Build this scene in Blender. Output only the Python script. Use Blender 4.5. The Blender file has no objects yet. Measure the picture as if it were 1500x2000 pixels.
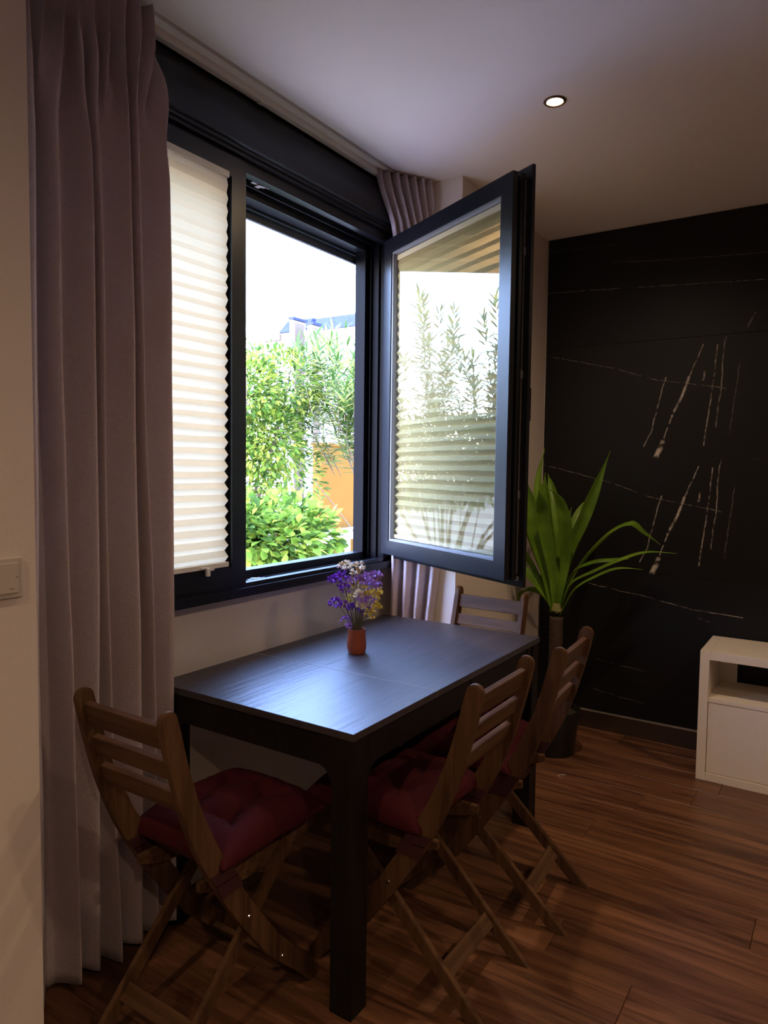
import bpy, bmesh, math, random
from mathutils import Vector, Matrix, noise
SC = bpy.context.scene
COL = SC.collection
PI = math.pi
# The room is laid out in units of 0.932 m (camera 1.513 high); S brings it to metres at the very end.
S = 0.932
F = 1387.0
R = ((0.8356531, 0.5491187, 0.0123473), (-0.0440917, 0.0446577, 0.9980289), (-0.5474849, 0.8345504, -0.0615299))
CAM = Vector((0, 0, 1.513))

# ---------------------------------------------------------------- camera
cd = bpy.data.cameras.new('camera')
cam = bpy.data.objects.new('camera', cd)
COL.objects.link(cam)
cd.sensor_fit = 'HORIZONTAL'; cd.sensor_width = 36; cd.lens = F / 1500 * 36
cd.clip_start = 0.02; cd.clip_end = 300
cam.matrix_world = Matrix(((R[0][0], R[1][0], -R[2][0], 0), (R[0][1], R[1][1], -R[2][1], 0),
                           (R[0][2], R[1][2], -R[2][2], CAM.z * S), (0, 0, 0, 1)))
SC.camera = cam
# ---------------------------------------------------------------- sky, sun, exposure
SKY_STRENGTH = 7.5
w = bpy.data.worlds.new('sky'); SC.world = w; w.use_nodes = True
nt = w.node_tree; nt.nodes.clear()
sky = nt.nodes.new('ShaderNodeTexSky'); sky.sky_type = 'NISHITA'
sky.sun_disc = False; sky.sun_elevation = math.radians(48); sky.sun_rotation = math.radians(188)
sky.air_density = 1.0; sky.dust_density = 0.5; sky.ozone_density = 4.0
bg = nt.nodes.new('ShaderNodeBackground'); bg.inputs[1].default_value = SKY_STRENGTH
wo = nt.nodes.new('ShaderNodeOutputWorld')
tint = nt.nodes.new('ShaderNodeMixRGB'); tint.blend_type = 'MULTIPLY'; tint.inputs[0].default_value = 1
tint.inputs[2].default_value = (1, .90, .98, 1)      # the camera's slightly lilac white balance
nt.links.new(sky.outputs[0], tint.inputs[1]); nt.links.new(tint.outputs[0], bg.inputs[0]); nt.links.new(bg.outputs[0], wo.inputs[0])
sd = bpy.data.lights.new('sun', 'SUN'); sd.energy = 2.2; sd.angle = 0.01; sd.color = (1, .95, .86)
sun = bpy.data.objects.new('sun', sd); COL.objects.link(sun)
sun.rotation_euler = Vector((0.10, -0.66, 0.743)).to_track_quat('Z', 'Y').to_euler()
SC.view_settings.view_transform = 'Standard'
SC.view_settings.look = 'None'
SC.view_settings.exposure = 0
SC.view_settings.gamma = 1
SC.view_settings.use_curve_mapping = False
SPOT_W = 56

# ---------------------------------------------------------------- helpers
def at(x, y, **k):
    d = Vector([R[0][i] * (x - 750) / F + R[1][i] * (1000 - y) / F + R[2][i] for i in range(3)])
    a, v = list(k.items())[0]; i = 'XYZ'.index(a)
    return CAM + d * ((v - CAM[i]) / d[i])

def tag(o, label=None, cat=None, group=None, kind=None):
    if label: o['label'] = label
    if cat: o['category'] = cat
    if group: o['group'] = group
    if kind: o['kind'] = kind
    return o

def empty(name, loc=(0, 0, 0), rz=0, **k):
    o = bpy.data.objects.new(name, None); COL.objects.link(o)
    o.location = loc; o.rotation_euler = (0, 0, rz); o.empty_display_size = .1
    return tag(o, **k)

def link(name, me, mat=None, parent=None, smooth=False, **k):
    if mat and not me.materials: me.materials.append(mat)
    if smooth: me.shade_smooth()
    o = bpy.data.objects.new(name, me); COL.objects.link(o)
    if parent: o.parent = parent
    return tag(o, **k)

def build(name, bm, mat=None, parent=None, smooth=False, **k):
    bmesh.ops.recalc_face_normals(bm, faces=bm.faces)
    me = bpy.data.meshes.new(name); bm.to_mesh(me); bm.free()
    if smooth == 'auto':
        me.shade_smooth()
        try: me.set_sharp_from_angle(angle=math.radians(40))
        except Exception: pass
        smooth = False
    return link(name, me, mat, parent, smooth, **k)

def box(bm, x0, x1, y0, y1, z0, z1, bev=0, rot=None):
    r = bmesh.ops.create_cube(bm, size=1)
    vs = r['verts']
    for v in vs:
        v.co = Vector(((x0 + x1) / 2 + v.co.x * (x1 - x0), (y0 + y1) / 2 + v.co.y * (y1 - y0), (z0 + z1) / 2 + v.co.z * (z1 - z0)))
    if bev:
        es = list({e for v in vs for e in v.link_edges})
        r = bmesh.ops.bevel(bm, geom=es, offset=bev, segments=2, affect='EDGES', profile=.6)
        vs = list({v for f in r['faces'] for v in f.verts} | {v for v in vs if v.is_valid})
    if rot: bmesh.ops.transform(bm, verts=vs, matrix=rot)
    return vs

def B(name, x0, x1, y0, y1, z0, z1, mat, parent=None, bev=0, **k):
    bm = bmesh.new(); box(bm, x0, x1, y0, y1, z0, z1, bev)
    return build(name, bm, mat, parent, **k)

def prism(bm, pts, axis, a0, a1, bev=0):
    """extrude a 2D outline along axis ('X': pts=(y,z), 'Y': pts=(x,z), 'Z': pts=(x,y))"""
    def mk(p, a):
        return {'X': (a, p[0], p[1]), 'Y': (p[0], a, p[1]), 'Z': (p[0], p[1], a)}[axis]
    A = [bm.verts.new(mk(p, a0)) for p in pts]; Bv = [bm.verts.new(mk(p, a1)) for p in pts]
    n = len(pts)
    bm.faces.new(A); bm.faces.new(Bv[::-1])
    for i in range(n): bm.faces.new((A[i], A[(i + 1) % n], Bv[(i + 1) % n], Bv[i]))
    if bev:
        s = set(A + Bv)
        es = [e for e in bm.edges if e.verts[0] in s and e.verts[1] in s and ((e.verts[0] in A) == (e.verts[1] in A))
              and len(e.link_faces) == 2]
        bmesh.ops.bevel(bm, geom=es, offset=bev, segments=2, affect='EDGES')

def strip_outline(cl, w, round0=True, round1=True):
    """outline of a bar of width w along centreline cl (2D), rounded ends"""
    n = len(cl); L = []; Rr = []
    for i in range(n):
        a = Vector(cl[max(i - 1, 0)]); b = Vector(cl[min(i + 1, n - 1)])
        d = (b - a).normalized(); q = Vector((-d.y, d.x)); wi = w[i] if isinstance(w, list) else w
        L.append(Vector(cl[i]) + q * wi / 2); Rr.append(Vector(cl[i]) - q * wi / 2)
    out = list(L)
    def cap(c, p, q_, rnd):
        if not rnd: return []
        v = p - c; r = v.length; a0 = math.atan2(v.y, v.x)
        return [c + Vector((math.cos(a0 - PI * t / 8), math.sin(a0 - PI * t / 8))) * r for t in range(1, 8)]
    out += cap(Vector(cl[-1]), L[-1], Rr[-1], round1)
    out += Rr[::-1]
    out += cap(Vector(cl[0]), Rr[0], L[0], round0)
    return [tuple(p) for p in out]

def tube(bm, pts, r, seg=8, closed=False):
    pts = [Vector(p) for p in pts]; rings = []; n = len(pts)
    up = Vector((0, 0, 1))
    for i, p in enumerate(pts):
        d = (pts[min(i + 1, n - 1)] - pts[max(i - 1, 0)]).normalized()
        a = d.cross(up)
        if a.length < 1e-3: a = d.cross(Vector((1, 0, 0)))
        a.normalize(); b = d.cross(a)
        ri = r[i] if isinstance(r, (list, tuple)) else r
        rings.append([bm.verts.new(p + a * ri * math.cos(2 * PI * k / seg) + b * ri * math.sin(2 * PI * k / seg)) for k in range(seg)])
    for i in range(n - 1):
        for k in range(seg):
            bm.faces.new((rings[i][k], rings[i][(k + 1) % seg], rings[i + 1][(k + 1) % seg], rings[i + 1][k]))
    bm.faces.new(rings[0]); bm.faces.new(rings[-1][::-1])

def lathe(bm, prof, seg=32, c=(0, 0, 0)):
    rings = []
    for (r, z) in prof:
        rings.append([bm.verts.new((c[0] + r * math.cos(2 * PI * k / seg), c[1] + r * math.sin(2 * PI * k / seg), c[2] + z)) for k in range(seg)])
    for i in range(len(rings) - 1):
        for k in range(seg):
            bm.faces.new((rings[i][k], rings[i][(k + 1) % seg], rings[i + 1][(k + 1) % seg], rings[i + 1][k]))
    bm.faces.new(rings[0]); bm.faces.new(rings[-1][::-1])

def copy_tree(o, parent=None):
    c = o.copy(); COL.objects.link(c); c.parent = parent
    for ch in o.children: copy_tree(ch, c)
    return c

# ---------------------------------------------------------------- materials
def M(name, col, rough=.6, metal=0, spec=.5, bump=0, bscale=80, var=0, vscale=6, sheen=0, emit=0, trans=0):
    m = bpy.data.materials.new(name); m.use_nodes = True
    t = m.node_tree; p = t.nodes['Principled BSDF']
    p.inputs['Base Color'].default_value = (*col, 1); p.inputs['Roughness'].default_value = rough
    p.inputs['Metallic'].default_value = metal; p.inputs['Specular IOR Level'].default_value = spec
    if sheen: p.inputs['Sheen Weight'].default_value = sheen
    if emit:
        p.inputs['Emission Color'].default_value = (*col, 1); p.inputs['Emission Strength'].default_value = emit
    tc = t.nodes.new('ShaderNodeTexCoord')
    if var:
        n = t.nodes.new('ShaderNodeTexNoise'); n.inputs['Scale'].default_value = vscale; n.inputs['Detail'].default_value = 5
        t.links.new(tc.outputs['Object'], n.inputs['Vector'])
        mx = t.nodes.new('ShaderNodeMixRGB'); mx.inputs[1].default_value = (*[c * (1 - var) for c in col], 1)
        mx.inputs[2].default_value = (*[min(1, c * (1 + var)) for c in col], 1)
        t.links.new(n.outputs[0], mx.inputs[0]); t.links.new(mx.outputs[0], p.inputs['Base Color'])
    if bump:
        n = t.nodes.new('ShaderNodeTexNoise'); n.inputs['Scale'].default_value = bscale; n.inputs['Detail'].default_value = 4
        t.links.new(tc.outputs['Object'], n.inputs['Vector'])
        b = t.nodes.new('ShaderNodeBump'); b.inputs['Strength'].default_value = bump; b.inputs['Distance'].default_value = .01
        t.links.new(n.outputs[0], b.inputs['Height']); t.links.new(b.outputs[0], p.inputs['Normal'])
    if trans:
        add_translucent(m, col, trans)
    return m

def add_translucent(m, col, fac):
    t = m.node_tree; p = t.nodes['Principled BSDF']
    tr = t.nodes.new('ShaderNodeBsdfTranslucent'); tr.inputs[0].default_value = (*col, 1)
    src = p.inputs['Base Color'].links
    if src: t.links.new(src[0].from_socket, tr.inputs[0])
    mx = t.nodes.new('ShaderNodeMixShader'); mx.inputs[0].default_value = fac
    out = t.nodes['Material Output']
    t.links.new(p.outputs[0], mx.inputs[1]); t.links.new(tr.outputs[0], mx.inputs[2]); t.links.new(mx.outputs[0], out.inputs[0])

def wood(name, dark, light, axis='X', rough=.4, grain=1.0, bump=.15, fine=60, spec=.5, rand=0):
    m = bpy.data.materials.new(name); m.use_nodes = True
    t = m.node_tree; p = t.nodes['Principled BSDF']; N = t.nodes.new; L = t.links.new
    tc = N('ShaderNodeTexCoord'); mp = N('ShaderNodeMapping')
    sc = {'X': (1.2, 16, 16), 'Y': (16, 1.2, 16), 'Z': (16, 16, 1.2)}[axis]
    mp.inputs['Scale'].default_value = [s * grain for s in sc]
    L(tc.outputs['Object'], mp.inputs[0])
    if rand:
        oi = N('ShaderNodeObjectInfo'); mu = N('ShaderNodeMath'); mu.operation = 'MULTIPLY'; mu.inputs[1].default_value = 57
        L(oi.outputs['Random'], mu.inputs[0]); L(mu.outputs[0], mp.inputs['Location'])
    n = N('ShaderNodeTexNoise'); n.inputs['Scale'].default_value = 1.0; n.inputs['Detail'].default_value = 7
    n.inputs['Roughness'].default_value = .62; n.inputs['Distortion'].default_value = 1.2
    L(mp.outputs[0], n.inputs['Vector'])
    cr = N('ShaderNodeValToRGB'); cr.color_ramp.elements[0].position = .32; cr.color_ramp.elements[1].position = .68
    cr.color_ramp.elements[0].color = (*dark, 1); cr.color_ramp.elements[1].color = (*light, 1)
    L(n.outputs[0], cr.inputs[0])
    src = cr.outputs[0]
    if rand:
        hs = N('ShaderNodeHueSaturation'); mr = N('ShaderNodeMapRange')
        mr.inputs['To Min'].default_value = 1 - rand; mr.inputs['To Max'].default_value = 1 + rand
        L(oi.outputs['Random'], mr.inputs['Value']); L(mr.outputs[0], hs.inputs['Value']); L(src, hs.inputs['Color']); src = hs.outputs[0]
    L(src, p.inputs['Base Color'])
    p.inputs['Roughness'].default_value = rough; p.inputs['Specular IOR Level'].default_value = spec
    n2 = N('ShaderNodeTexNoise'); n2.inputs['Scale'].default_value = fine / 16; n2.inputs['Detail'].default_value = 3
    L(mp.outputs[0], n2.inputs['Vector'])
    b = N('ShaderNodeBump'); b.inputs['Strength'].default_value = bump; b.inputs['Distance'].default_value = .002
    L(n2.outputs[0], b.inputs['Height']); L(b.outputs[0], p.inputs['Normal'])
    return m

def leafmat(name, c1, c2, tr=.45, rough=.4, spec=.04):
    m = M(name, c1, rough=rough, spec=spec)
    t = m.node_tree; p = t.nodes['Principled BSDF']
    tc = t.nodes.new('ShaderNodeTexCoord'); n = t.nodes.new('ShaderNodeTexNoise'); n.inputs['Scale'].default_value = 9
    t.links.new(tc.outputs['Object'], n.inputs['Vector'])
    cr = t.nodes.new('ShaderNodeValToRGB'); cr.color_ramp.elements[0].position = .35; cr.color_ramp.elements[1].position = .65
    cr.color_ramp.elements[0].color = (*c1, 1); cr.color_ramp.elements[1].color = (*c2, 1)
    t.links.new(n.outputs[0], cr.inputs[0]); t.links.new(cr.outputs[0], p.inputs['Base Color'])
    add_translucent(m, c1, tr)
    return m

def marble(name, strokes):
    """black stone, pale veins along the strokes [(x0,z0,x1,z1,width,strength)] given in the tile's own frame"""
    m = bpy.data.materials.new(name); m.use_nodes = True
    t = m.node_tree; p = t.nodes['Principled BSDF']; N = t.nodes.new; L = t.links.new
    tc = N('ShaderNodeTexCoord'); n = N('ShaderNodeTexNoise'); n.inputs['Scale'].default_value = 14; n.inputs['Detail'].default_value = 6
    L(tc.outputs['Object'], n.inputs['Vector'])
    sb = N('ShaderNodeVectorMath'); sb.operation = 'SUBTRACT'; sb.inputs[1].default_value = (.5, .5, .5); L(n.outputs['Color'], sb.inputs[0])
    sl = N('ShaderNodeVectorMath'); sl.operation = 'SCALE'; sl.inputs['Scale'].default_value = .016; L(sb.outputs[0], sl.inputs[0])
    ad = N('ShaderNodeVectorMath'); ad.operation = 'ADD'; L(tc.outputs['Object'], ad.inputs[0]); L(sl.outputs[0], ad.inputs[1])
    fl = N('ShaderNodeVectorMath'); fl.operation = 'MULTIPLY'; fl.inputs[1].default_value = (1, 0, 1); L(ad.outputs[0], fl.inputs[0])
    acc = None
    for (x0, z0, x1, z1, wd, st) in strokes:
        ba = Vector((x1 - x0, 0, z1 - z0))
        pa = N('ShaderNodeVectorMath'); pa.operation = 'SUBTRACT'; pa.inputs[1].default_value = (x0, 0, z0); L(fl.outputs[0], pa.inputs[0])
        dt = N('ShaderNodeVectorMath'); dt.operation = 'DOT_PRODUCT'; dt.inputs[1].default_value = ba / ba.length_squared; L(pa.outputs[0], dt.inputs[0])
        cl = N('ShaderNodeClamp'); L(dt.outputs['Value'], cl.inputs[0])
        sc = N('ShaderNodeVectorMath'); sc.operation = 'SCALE'; sc.inputs[0].default_value = ba; L(cl.outputs[0], sc.inputs['Scale'])
        ds = N('ShaderNodeVectorMath'); ds.operation = 'DISTANCE'; L(pa.outputs[0], ds.inputs[0]); L(sc.outputs[0], ds.inputs[1])
        mr = N('ShaderNodeMapRange'); mr.inputs['From Min'].default_value = wd * .25; mr.inputs['From Max'].default_value = wd
        mr.inputs['To Min'].default_value = st; mr.inputs['To Max'].default_value = 0; L(ds.outputs['Value'], mr.inputs['Value'])
        if acc is None: acc = mr.outputs[0]
        else:
            mx = N('ShaderNodeMath'); mx.operation = 'MAXIMUM'; L(acc, mx.inputs[0]); L(mr.outputs[0], mx.inputs[1]); acc = mx.outputs[0]
    n2 = N('ShaderNodeTexNoise'); n2.inputs['Scale'].default_value = 45; n2.inputs['Detail'].default_value = 5; L(tc.outputs['Object'], n2.inputs['Vector'])
    r2 = N('ShaderNodeMapRange'); r2.inputs['From Min'].default_value = .36; r2.inputs['From Max'].default_value = .62; L(n2.outputs[0], r2.inputs['Value'])
    mu = N('ShaderNodeMath'); mu.operation = 'MULTIPLY'; L(acc, mu.inputs[0]); L(r2.outputs[0], mu.inputs[1])
    mc = N('ShaderNodeMixRGB'); mc.inputs[1].default_value = (.0075, .007, .0078, 1); mc.inputs[2].default_value = (.62, .54, .47, 1)
    L(mu.outputs[0], mc.inputs[0]); L(mc.outputs[0], p.inputs['Base Color'])
    p.inputs['Roughness'].default_value = .45; p.inputs['Specular IOR Level'].default_value = .2
    return m

WALL = M('wall_paint', (.63, .55, .49), .85, bump=.05, bscale=120)
CEIL = M('ceiling_paint', (.76, .69, .64), .9, bump=.04, bscale=90)
BLACK = M('black_aluminium', (.009, .0095, .013), .34, spec=.28, bump=.02, bscale=400)
BLACKF = M('black_frame_profile', (.0035, .0035, .005), .5, spec=.04)
BLACK2 = M('black_rubber', (.006, .006, .007), .55, spec=.12)
GREYM = M('grey_bead', (.16, .16, .17), .4)
STEEL = M('zinc_hardware', (.32, .29, .25), .5, metal=.6, var=.4, vscale=60)
FLOORW = wood('floor_wood', (.045, .016, .008), (.20, .088, .044), 'X', .38, 1.15, .25, 90, spec=.4, rand=.16)
CHAIRW = wood('acacia_wood', (.046, .021, .010), (.118, .060, .030), 'Z', .55, 1.6, .15, 60, spec=.15)
CHAIRX = wood('acacia_wood_cross', (.046, .021, .010), (.118, .060, .030), 'X', .55, 1.6, .15, 60, spec=.15)
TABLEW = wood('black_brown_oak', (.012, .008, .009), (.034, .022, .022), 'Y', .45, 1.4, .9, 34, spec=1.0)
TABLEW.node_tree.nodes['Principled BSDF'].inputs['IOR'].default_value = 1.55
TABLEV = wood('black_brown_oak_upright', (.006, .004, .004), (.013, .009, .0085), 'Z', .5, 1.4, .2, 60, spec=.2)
BURG = M('burgundy_cotton', (.046, .0028, .006), .85, bump=.25, bscale=500, spec=.2)
BURGD = M('dark_burgundy_tape', (.035, .003, .006), .85, bump=.2, bscale=500)
CURT = M('mauve_linen', (.58, .48, .495), .92, bump=.45, bscale=240, var=.10, vscale=90, sheen=.2)
add_translucent(CURT, (.5, .33, .35), .22)
TERRA = M('terracotta', (.27, .060, .024), .35, var=.2, vscale=25, bump=.05)
CABW = M('white_foil', (.68, .60, .50), .4, bump=.01)
PLAST = M('ivory_plastic', (.5, .44, .38), .4)
RAILM = M('white_rail', (.62, .55, .5), .4)
BRONZE = M('bronze_trim', (.10, .055, .025), .35, metal=.7)
LAMP = M('lamp_glow', (1, .80, .55), emit=30)
STEMM = M('dry_stem', (.10, .085, .03), .8)
BOLT = M('bolt_steel', (.75, .72, .68), .25, metal=1)
BLIND = M('pleated_cream', (.74, .68, .58), .9, bump=.1, bscale=350)
add_translucent(BLIND, (.80, .66, .52), .26)
BLINDR = M('cream_rail', (.72, .66, .55), .5)

GLASS = bpy.data.materials.new('window_glass'); GLASS.use_nodes = True
t = GLASS.node_tree; t.nodes.remove(t.nodes['Principled BSDF'])
tr = t.nodes.new('ShaderNodeBsdfTransparent'); tr.inputs[0].default_value = (.80, .79, .69, 1)
gl = t.nodes.new('ShaderNodeBsdfGlossy'); gl.inputs['Roughness'].default_value = .0; gl.inputs[0].default_value = (1, 1, 1, 1)
fr = t.nodes.new('ShaderNodeNewGeometry')     # Schlick reflectance, the same from both sides of the pane
dp = t.nodes.new('ShaderNodeVectorMath'); dp.operation = 'DOT_PRODUCT'
ab = t.nodes.new('ShaderNodeMath'); ab.operation = 'ABSOLUTE'
om = t.nodes.new('ShaderNodeMath'); om.operation = 'SUBTRACT'; om.inputs[0].default_value = 1
pw = t.nodes.new('ShaderNodeMath'); pw.operation = 'POWER'; pw.inputs[1].default_value = 5
mu = t.nodes.new('ShaderNodeMath'); mu.operation = 'MULTIPLY_ADD'; mu.inputs[1].default_value = .93; mu.inputs[2].default_value = .07; mu.use_clamp = True
t.links.new(fr.outputs['Normal'], dp.inputs[0]); t.links.new(fr.outputs['Incoming'], dp.inputs[1])
t.links.new(dp.outputs['Value'], ab.inputs[0]); t.links.new(ab.outputs[0], om.inputs[1]); t.links.new(om.outputs[0], pw.inputs[0])
mx = t.nodes.new('ShaderNodeMixShader')
t.links.new(pw.outputs[0], mu.inputs[0]); t.links.new(mu.outputs[0], mx.inputs[0])
t.links.new(tr.outputs[0], mx.inputs[1]); t.links.new(gl.outputs[0], mx.inputs[2])
t.links.new(mx.outputs[0], t.nodes['Material Output'].inputs[0])

# ================================================================ ROOM SHELL
CH = 2.871; XP = -1.565; YL = .922; YR = 3.016; YB = 4.12; XW = -1.93; XO = -2.08; XR = 3.2; YF = -2.6
cl_ = B('ceiling', XO - .2, XR + .1, YF - .1, YB + .1, CH + .02, CH + .25, CEIL, kind='structure')
B('ceiling_board', XO, -1.822, YF, YB + .1, CH, CH + .02, CEIL, cl_)
B('ceiling_board', -1.803, XR + .1, YF - .1, YB + .1, CH, CH + .02, CEIL, cl_)
fl = B('floor', XO - .1, XR + .1, YF - .1, YB + .1, -.12, -.012, BLACK2, kind='structure')
random.seed(4)
PW = .1875; PL = 1.30; pm = {}
j = 0; y = YF
while y < YB - .01:
    y1 = min(y + PW, YB); x = XW - random.random() * PL
    x0lim, x1lim = XW, XR
    while x < x1lim:
        a, b = max(x, x0lim), min(x + PL, x1lim)
        if b - a > .02:
            bm = bmesh.new(); box(bm, 0, b - a - .0016, 0, y1 - y - .0016, -.012, 0)
            tops = [e for e in bm.edges if all(v.co.z > -.001 for v in e.verts)]
            bmesh.ops.bevel(bm, geom=tops, offset=.0012, segments=1, affect='EDGES')
            o = build('plank', bm, FLOORW, fl); o.location = (a, y, 0)
        x += PL
    y = y1
wl = B('wall_left', XO, XW, YL - .3, YR + .2, -.1, 1.03, WALL, kind='structure')
B('wall_piece', XO, XW, 2.931, YR + .2, 1.03, CH, WALL, wl)
B('wall_piece', XO, XW, YL - .3, .934, 1.03, CH, WALL, wl)
B('wall_left_front', XO, XP, YF - .1, YL, -.1, CH, WALL, kind='structure')
B('wall_left_pier', XO, XP, YR, YB + .1, -.1, CH, WALL, kind='structure')
B('wall_right', XR, XR + .15, YF - .1, YB + .1, -.1, CH, WALL, kind='structure')
B('wall_front', XO - .1, XR + .1, YF - .15, YF, -.1, CH, WALL, kind='structure')
wb = B('wall_back', XO - .1, XR + .1, YB + .012, YB + .2, -.1, CH, WALL, kind='structure')

# black stone tiles on the back wall, 648 high (60 cm), one column in view
TX = -1.557; TW = 1.29; TH = .648; Z0 = CH - .636 - 4 * TH + .0
def st(pts, z0, wd, s):
    out = []
    for k in range(len(pts) - 1):
        a = at(*pts[k], Y=YB); b = at(*pts[k + 1], Y=YB)
        out.append((a.x - TX, a.z - z0, b.x - TX, b.z - z0, wd, s))
    return out
zA = 1.587
veinA = (st([(1374, 673), (1346, 737)], zA, .004, .6) + st([(1346, 737), (1332, 773), (1312, 812)], zA, .009, .8)
         + st([(1312, 812), (1294, 864)], zA, .005, .7) + st([(1294, 864), (1281, 893)], zA, .016, 1)
         + st([(1301, 737), (1283, 798), (1272, 845), (1258, 872)], zA, .0045, .5)
         + st([(1401, 673), (1396, 724), (1387, 787), (1374, 870)], zA, .0045, .55)
         + st([(1419, 656), (1414, 674), (1409, 748), (1398, 834)], zA, .004, .42)
         + st([(1376, 725), (1373, 742)], zA, .006, .6) + st([(1067, 695), (1200, 720), (1283, 742), (1417, 758)], zA, .003, .32)
         + st([(1446, 700), (1425, 850)], zA, .004, .14))
zT = 2.235
veinT = (st([(1072, 573), (1230, 562), (1500, 545)], zT, .003, .32) + st([(1200, 512), (1350, 505), (1500, 492)], zT, .003, .2)
         + st([(1072, 493), (1250, 472)], zT, .0025, .12) + st([(1475, 610), (1460, 640)], zT, .006, .2))
zC = .291
veinC = (st([(1150, 1139), (1260, 1165), (1350, 1190), (1450, 1207)], zC, .0035, .42) + st([(1160, 1285), (1260, 1312)], zC, .0025, .2)
         + st([(1364, 1207), (1385, 1215)], zC, .006, .12))
MA, MT, MC = marble('black_marble_a', veinA), marble('black_marble_top', veinT), marble('black_marble_low', veinC)
rows = [(.107, .291, MC), (.291, .939, MC), (.939, 1.587, MA), (1.587, 2.235, MA), (2.235, CH, MT)]
for (z0, z1, mt) in rows:
    for k in range(4):
        a = TX + k * TW; b = min(a + TW, XR)
        bm = bmesh.new(); box(bm, 0, b - a - .0015, -.012, 0, 0, z1 - z0 - .0015, .0008)
        o = build('tile', bm, mt, wb); o.location = (a, YB + .012, z0)
bb = B('baseboard_back', XP, XR, YB - .014, YB + .012, 0, .100, M('dark_baseboard', (.035, .018, .012), .5), kind='structure')
B('cap_strip', XP, XR, YB - .016, YB - .001, .100, .106, M('grey_edge', (.28, .24, .21), .5), bb)

# ================================================================ WINDOW
win = empty('window_1', (XW, 1.94, 1.03), kind='structure')
WO = Vector((XW, 1.94, 1.03))
def W(name, x0, x1, y0, y1, z0, z1, mat, bev=.0015, par=win, **k):
    return B(name, x0 - WO.x, x1 - WO.x, y0 - WO.y, y1 - WO.y, z0 - WO.z, z1 - WO.z, mat, par, bev, **k)
# outer frame: four members, each with an outside lip, a hardware groove and a room side rebate
bm = bmesh.new()
def fb(x0, x1, y0, y1, z0, z1): box(bm, x0 - WO.x, x1 - WO.x, y0 - WO.y, y1 - WO.y, z0 - WO.z, z1 - WO.z, .0015)
FY0, FY1 = .935, 2.93
fb(-2.02, -1.962, FY0, FY1, 1.03, 1.108); fb(-1.962, -1.915, FY0, FY1, 1.03, 1.066); fb(-1.950, -1.944, FY0, FY1, 1.06, 1.076)
fb(-1.915, -1.880, FY0, FY1, 1.03, 1.078); fb(-1.882, -1.868, FY0, FY1, 1.028, 1.062)
build('frame_sill', bm, BLACK, win)
bm = bmesh.new()
fb(-2.02, -1.962, FY0, FY1, 2.535, 2.63); fb(-1.962, -1.915, FY0, FY1, 2.585, 2.63); fb(-1.948, -1.942, FY0, FY1, 2.565, 2.60)
fb(-1.915, -1.880, FY0, FY1, 2.575, 2.63)
build('frame_head', bm, BLACK, win)
bm = bmesh.new()
fb(-2.02, -1.962, 2.805, FY1, 1.03, 2.60); fb(-1.962, -1.915, 2.850, FY1, 1.03, 2.60)
fb(-1.955, -1.949, 2.835, 2.86, 1.07, 2.58); fb(-1.915, -1.880, 2.862, FY1, 1.03, 2.60)
build('frame_jamb', bm, BLACKF, win)
bm = bmesh.new()
fb(-2.085, -2.02, 2.906, FY1, 1.03, 2.60)
build('shutter_guide', bm, BLACK2, win)
bm = bmesh.new()
fb(-2.02, -1.88, FY0, .985, 1.03, 2.60)
build('frame_jamb', bm, BLACKF, win)
bm = bmesh.new()
fb(-2.02, -1.915, 1.895, 1.955, 1.06, 2.60)
build('mullion', bm, BLACK, win)
# hardware on the frame
for (yy, zz, zh) in ((2.04, 2.585, .012), (2.02, 1.074, .012)):
    bm = bmesh.new()
    fb(-1.935, -1.92, yy - .035, yy + .035, zz - .008, zz + .004)
    fb(-1.94, -1.912, yy - .01, yy + .012, zz - .014, zz + .006)
    fb(-1.93, -1.918, yy + .035, yy + .06, zz - .004, zz + .002)
    build('strike_plate', bm, STEEL, win)
# shutter box with a curved front
prof = [(-1.93, CH), (-1.912, CH)]
for k in range(9):
    a = math.radians(86 - k * 10.5); prof.append((-1.925 + .082 * math.cos(a), 2.665 + .19 * math.sin(a)))
prof += [(-1.842, 2.650), (-1.848, 2.645), (-1.853, 2.645), (-1.853, 2.632), (-1.862, 2.632), (-1.862, 2.618), (-1.88, 2.618), (-2.10, 2.618), (-2.10, CH)]
bm = bmesh.new(); prism(bm, [(p[0] - WO.x, p[1] - WO.z) for p in prof], 'Y', YL + .01 - WO.y, YR - .075 - WO.y)
build('shutter_box', bm, BLACK, win, smooth='auto')
# roller shutter just below the box
sh = W('roller_shutter', -2.052, -2.036, FY0 + .02, 2.905, 2.60, 2.64, BLACK2)
for k, (z0, z1) in enumerate(((2.566, 2.600), (2.530, 2.564), (2.490, 2.528))):
    bm = bmesh.new()
    box(bm, -2.052 - WO.x, -2.036 - WO.x, FY0 + .02 - WO.y, 2.905 - WO.y, z0 - WO.z, z1 - WO.z, .004)
    build('slat', bm, M('shutter_slat', (.035, .042, .06), .4) if k == 0 else bpy.data.materials['shutter_slat'], sh)
bm = bmesh.new()
yy = 2.20
while yy < 2.70:
    box(bm, -2.0365 - WO.x, -2.0345 - WO.x, yy - WO.y, yy + .010 - WO.y, 2.5725 - WO.z, 2.5765 - WO.z); yy += .030
build('air_slot', bm, M('slot_light', (.25, .27, .33), .5), sh)

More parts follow.
